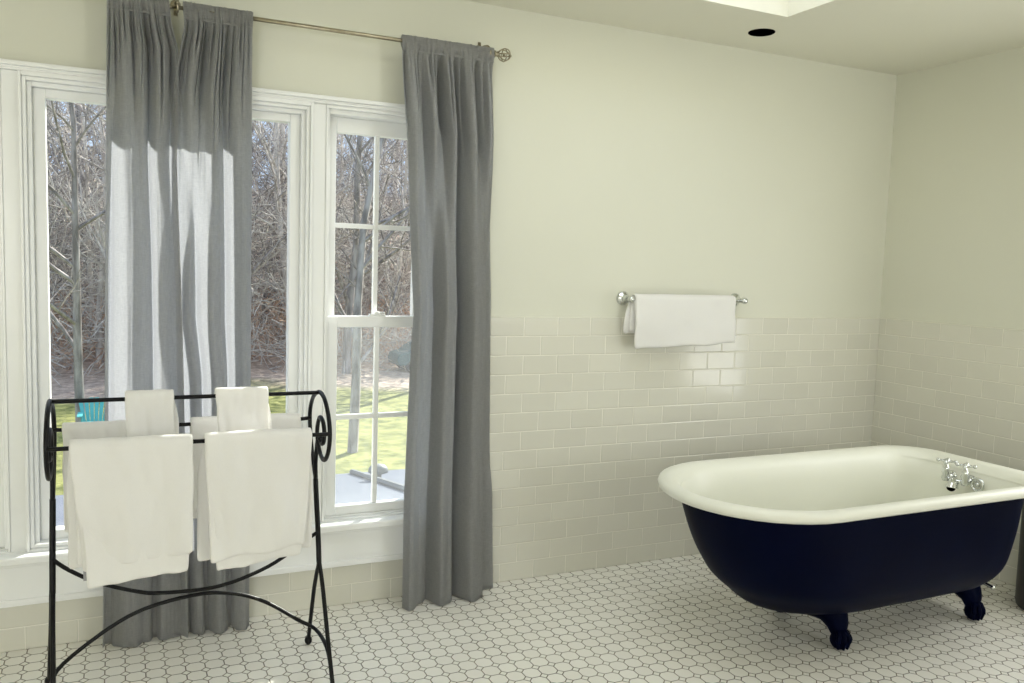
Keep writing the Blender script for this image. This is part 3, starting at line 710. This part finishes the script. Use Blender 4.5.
# parked car up the slope
M_CAR = mat('dark_teal_car_paint', (.05,.13,.14), .3); M_CARG = mat('car_glass', (.10,.16,.18), .1); M_TYRE = mat('tyre_rubber', (.02,.02,.02), .8); M_WHITE = mat('pale_roof_paint', (.75,.78,.8), .5)
car = thing('car', 'dark teal car parked beyond the lawn, seen through the right window beside the curtain', 'car', loc=(10.6,36.5,gz(10.6,36.5)))
cx, cy, cz = 10.6, 36.5, gz(10.6,36.5)
sil = [(-2.0,.35),(-2.05,.65),(-1.95,.88),(-1.5,1.0),(-1.0,1.42),(-.6,1.50),(.7,1.50),(1.3,1.05),(1.9,.95),(2.1,.7),(2.1,.35)]
def extr(bm, pts, y0, y1, ins=0):
    A = [bm.verts.new((cx+x, y0+(ins if z > 1.1 else 0), cz+z)) for x, z in pts]; B = [bm.verts.new((cx+x, y1-(ins if z > 1.1 else 0), cz+z)) for x, z in pts]
    bm.faces.new(A); bm.faces.new(B[::-1]); n = len(A)
    for k in range(n): bm.faces.new((A[k],B[k],B[(k+1)%n],A[(k+1)%n]))
bm = new(); extr(bm, sil, cy-.85, cy+.85, .15); part('body', bm, M_CAR, car, smooth=False, bevel=.05)
bm = new(); extr(bm, [(-1.3,1.02),(-.92,1.38),(-.05,1.42),(-.05,1.02)], cy-.82, cy-.72); part('side_window', bm, M_CARG, car, smooth=False)
bm = new(); extr(bm, [(.02,1.02),(.02,1.42),(.65,1.42),(1.1,1.02)], cy-.82, cy-.72); part('side_window', bm, M_CARG, car, smooth=False)
bm = new(); bx(bm, cx-.75, cx+.8, cy-.6, cy+.6, cz+1.49, cz+1.54); part('roof', bm, M_WHITE, car, smooth=False, bevel=.02)['label'] = 'pale roof'
for x in (-1.3, 1.3):
    for s in (-1, 1):
        bm = new(); lathe(bm, [(0,0),(.2,0),(.32,.02),(.33,.1),(.32,.2),(0,.2)], (cx+x, cy+s*.88-(.0 if s < 0 else .0)+(.02 if s < 0 else -.02), cz+.33), (0,-s,0), 20); part('wheel', bm, M_TYRE, car)

# trees
M_BARK = [noisy(mat('grey_bark', (.2,.18,.16), .95, spec=.05), (.20,.18,.17), (.48,.44,.42), 5, 6, stretch=(1,1,.2)),
          noisy(mat('pale_bark', (.4,.36,.3), .95, spec=.05), (.42,.38,.34), (.80,.74,.68), 4, 6, stretch=(1,1,.2))]
def tree_bm(seed, h=13, r0=.17, depth=4):
    rr = random.Random(seed); bm = new()
    def grow(p, d, L_, r, lv):
        n = 5 if lv < 2 else 4; pts = [p.copy()]; rs = [r]; dd = d.copy()
        for i in range(n):
            dd = (dd+Vector((rr.uniform(-1,1), rr.uniform(-1,1), rr.uniform(-.5,.9)))*(.10 if lv == 0 else .22)).normalized()
            pts.append(pts[-1]+dd*L_/n); rs.append(r*(1-.62*(i+1)/n))
        tube(bm, pts, rs, 6 if lv == 0 else (4 if lv == 1 else 3), cap=False)
        if lv >= depth: return
        kids = (11, 7, 6, 5, 0)[lv]
        for k in range(kids):
            t = (.22 if lv == 0 else .15)+ (.78 if lv == 0 else .85)*(k+rr.random()*.7)/kids
            t = min(t, .98); f = t*n; i = min(n-1, int(f)); q = pts[i].lerp(pts[i+1], f-i); rad = rs[i]+(rs[i+1]-rs[i])*(f-i)
            base = (pts[i+1]-pts[i]).normalized(); a = rr.uniform(0, 2*PI)
            o = base.orthogonal().normalized(); s = base.cross(o); side = o*math.cos(a)+s*math.sin(a)
            nd = (base*rr.uniform(.35,.9)+side+Vector((0,0,.25))).normalized()
            grow(q, nd, L_*rr.uniform(.32,.52)*(1-.35*t if lv == 0 else 1), max(rad*.55, .012), lv+1)
    grow(Vector((0,0,-.3)), Vector((rr.uniform(-.1,.1),rr.uniform(-.1,.1),1)).normalized(), h, r0, 0)
    return bm
protos = []
for k in range(4):
    me_o = link('bare_tree', tree_bm(20+k, 12+k*1.2, .16+.02*k, 3), M_BARK[k%2]); protos.append(me_o)
def place_tree(src, x, y, sc, rz_, label, group, first):
    o = src if first else src.copy()
    if not first: COL.objects.link(o)
    o.location = (x, y, gz(x,y)); o.scale = (sc,sc,sc); o.rotation_euler = (0,0,rz_); tag(o, label, 'tree', group)
    return o
place_tree(protos[0], 2.30, 19.6, .95, .4, 'bare tree with a thick grey trunk rising from the lawn, seen through the right window', None, True)
place_tree(protos[2], -4.64, 25.5, .8, 2.2, 'dark bare tree trunk at the left edge of the large window view', None, True)
first = {1: True, 3: True}
for i in range(46):
    k = i % 4; y = R.uniform(34, 80); lo, hi = -.115*y-3.5-3, .36*y-3.5+5
    x = R.uniform(lo, hi)
    f = first.pop(k, False) if k in first else False
    place_tree(protos[k], x, y, R.uniform(.75,1.2), R.uniform(0,6.28), 'bare leafless tree in the dense wood beyond the lawn', 'bare trees in the wood beyond the lawn', f)
# tangled undergrowth
def brush(name, n, y0, y1, hmax, r, m, seed, label, ln=(1.0,3.2)):
    rr = random.Random(seed); bm = new()
    for i in range(n):
        y = y0+(y1-y0)*rr.random(); x = rr.uniform(-.11*y-3.5-2, .36*y-3.5+4)
        z = gz(x,y)+hmax*rr.random()**1.4; d = Vector((rr.uniform(-1,1), rr.uniform(-.6,.6), rr.uniform(-.5,1.1))).normalized(); L_ = rr.uniform(*ln)
        p = Vector((x,y,z)); pts = [p]
        for k in range(3):
            d = (d+Vector((rr.uniform(-1,1),rr.uniform(-1,1),rr.uniform(-1,.8)))*.38).normalized(); pts.append(pts[-1]+d*L_/3)
        q = r*rr.uniform(.6,1.3); tube(bm, pts, [q,q*.8,q*.6,q*.3], 3, cap=False)
    o = link(name, bm, m); o['kind'] = 'stuff'; tag(o, label, 'undergrowth')
brush('undergrowth', 5200, 36, 50, 7.5, .026, M_BARK[1], 1, 'pale tangled twigs and vines of the undergrowth at the edge of the wood')
brush('undergrowth', 5200, 44, 70, 9, .034, M_BARK[0], 2, 'darker grey brown twig thicket deeper in the wood', (1.5,4.5))
M_RUST = noisy(mat('dry_leaves', (.4,.25,.16), .9, spec=.05), (.46,.30,.22), (.85,.62,.46), 2, 4)
brush('dry_shrubs', 3200, 38, 46, 2.6, .030, M_RUST, 3, 'low reddish brown dry shrubs along the far edge of the lawn', (.4,1.1))

# ================================================================ light, camera
W = bpy.data.worlds.new('World'); SC.world = W; W.use_nodes = True
bg = W.node_tree.nodes['Background']; bg.inputs[0].default_value = (.62,.76,1,1); bg.inputs[1].default_value = 1.15
sd = bpy.data.lights.new('sun', 'SUN'); sd.energy = 12.5; sd.angle = math.radians(.6); sd.color = (1,.95,.86)
so = bpy.data.objects.new('sun', sd); COL.objects.link(so)
el = math.radians(27.5); az = math.radians(45)
d = Vector((-math.sin(az)*math.cos(el), -math.cos(az)*math.cos(el), -math.sin(el)))
so.rotation_euler = d.to_track_quat('-Z','Y').to_euler(); so.location = (3,6,5)
def area(name, loc, size, rot, power, col):
    a = bpy.data.lights.new(name, 'AREA'); a.shape = 'RECTANGLE'; a.size, a.size_y = size; a.energy = power; a.color = col
    o = bpy.data.objects.new(name, a); COL.objects.link(o); o.location = loc; o.rotation_euler = rot; return o
area('added_skylight_lamp', ((SX0+SX1)/2, (SY0+SY1)/2, SZ-.02), (SX1-SX0-.12, SY1-SY0-.12), (0,0,0), 9, (1,.98,.93))  # lamp added below the skylight glass to light the room from above
area('added_rear_lamp', ((FW[0]+FW[1])/2, YR-.03, (FW[2]+FW[3])/2), (FW[1]-FW[0]-.12, FW[3]-FW[2]-.12), (math.radians(90),0,0), 35, (1,.99,.975))  # lamp added in the unseen rear window to brighten the room
area('added_second_rear_lamp', ((FW2[0]+FW2[1])/2, YR-.03, (FW[2]+FW[3])/2), (FW2[1]-FW2[0]-.12, FW[3]-FW[2]-.12), (math.radians(90),0,0), 21, (1,.99,.975))  # lamp in a further added window, evens out the wall brightness
area('added_side_lamp', (.015, (RW[0]+RW[1])/2, (RW[2]+RW[3])/2), (RW[3]-RW[2]-.1, RW[1]-RW[0]-.1), (0,math.radians(90),0), 6, (1,.98,.93))  # lamp in the added side window, also mirrored in the tiles

cam = bpy.data.cameras.new('camera'); co = bpy.data.objects.new('camera', cam); COL.objects.link(co)
a, b_, c_ = .4369, .0899, -.0319
ca, sa, cb, sb, cc, sc_ = math.cos(a), math.sin(a), math.cos(b_), math.sin(b_), math.cos(c_), math.sin(c_)
f = Vector((sa*cb, ca*cb, -sb)); r0 = Vector((ca,-sa,0)); d0 = f.cross(r0)
r = cc*r0+sc_*d0; dn = -sc_*r0+cc*d0
mw = Matrix.Identity(4)
for i in range(3): mw[i][0] = r[i]; mw[i][1] = -dn[i]; mw[i][2] = -f[i]
mw.translation = (-3.5075,-3.0945,1.3127)
co.matrix_world = mw; cam.sensor_width = 36; cam.lens = 841.78/1024*36; cam.clip_end = 400; cam.clip_start = .05
SC.camera = co
SC.view_settings.view_transform = 'Standard'; SC.view_settings.look = 'None'; SC.view_settings.gamma = 1; SC.view_settings.exposure = .06; SC.view_settings.use_curve_mapping = False
try:
    SC.cycles.use_denoising = True; SC.cycles.denoiser = 'OPENIMAGEDENOISE'; SC.cycles.sample_clamp_indirect = 6
    SC.cycles.max_bounces = 10; SC.cycles.diffuse_bounces = 6; SC.cycles.transparent_max_bounces = 16
except Exception: pass
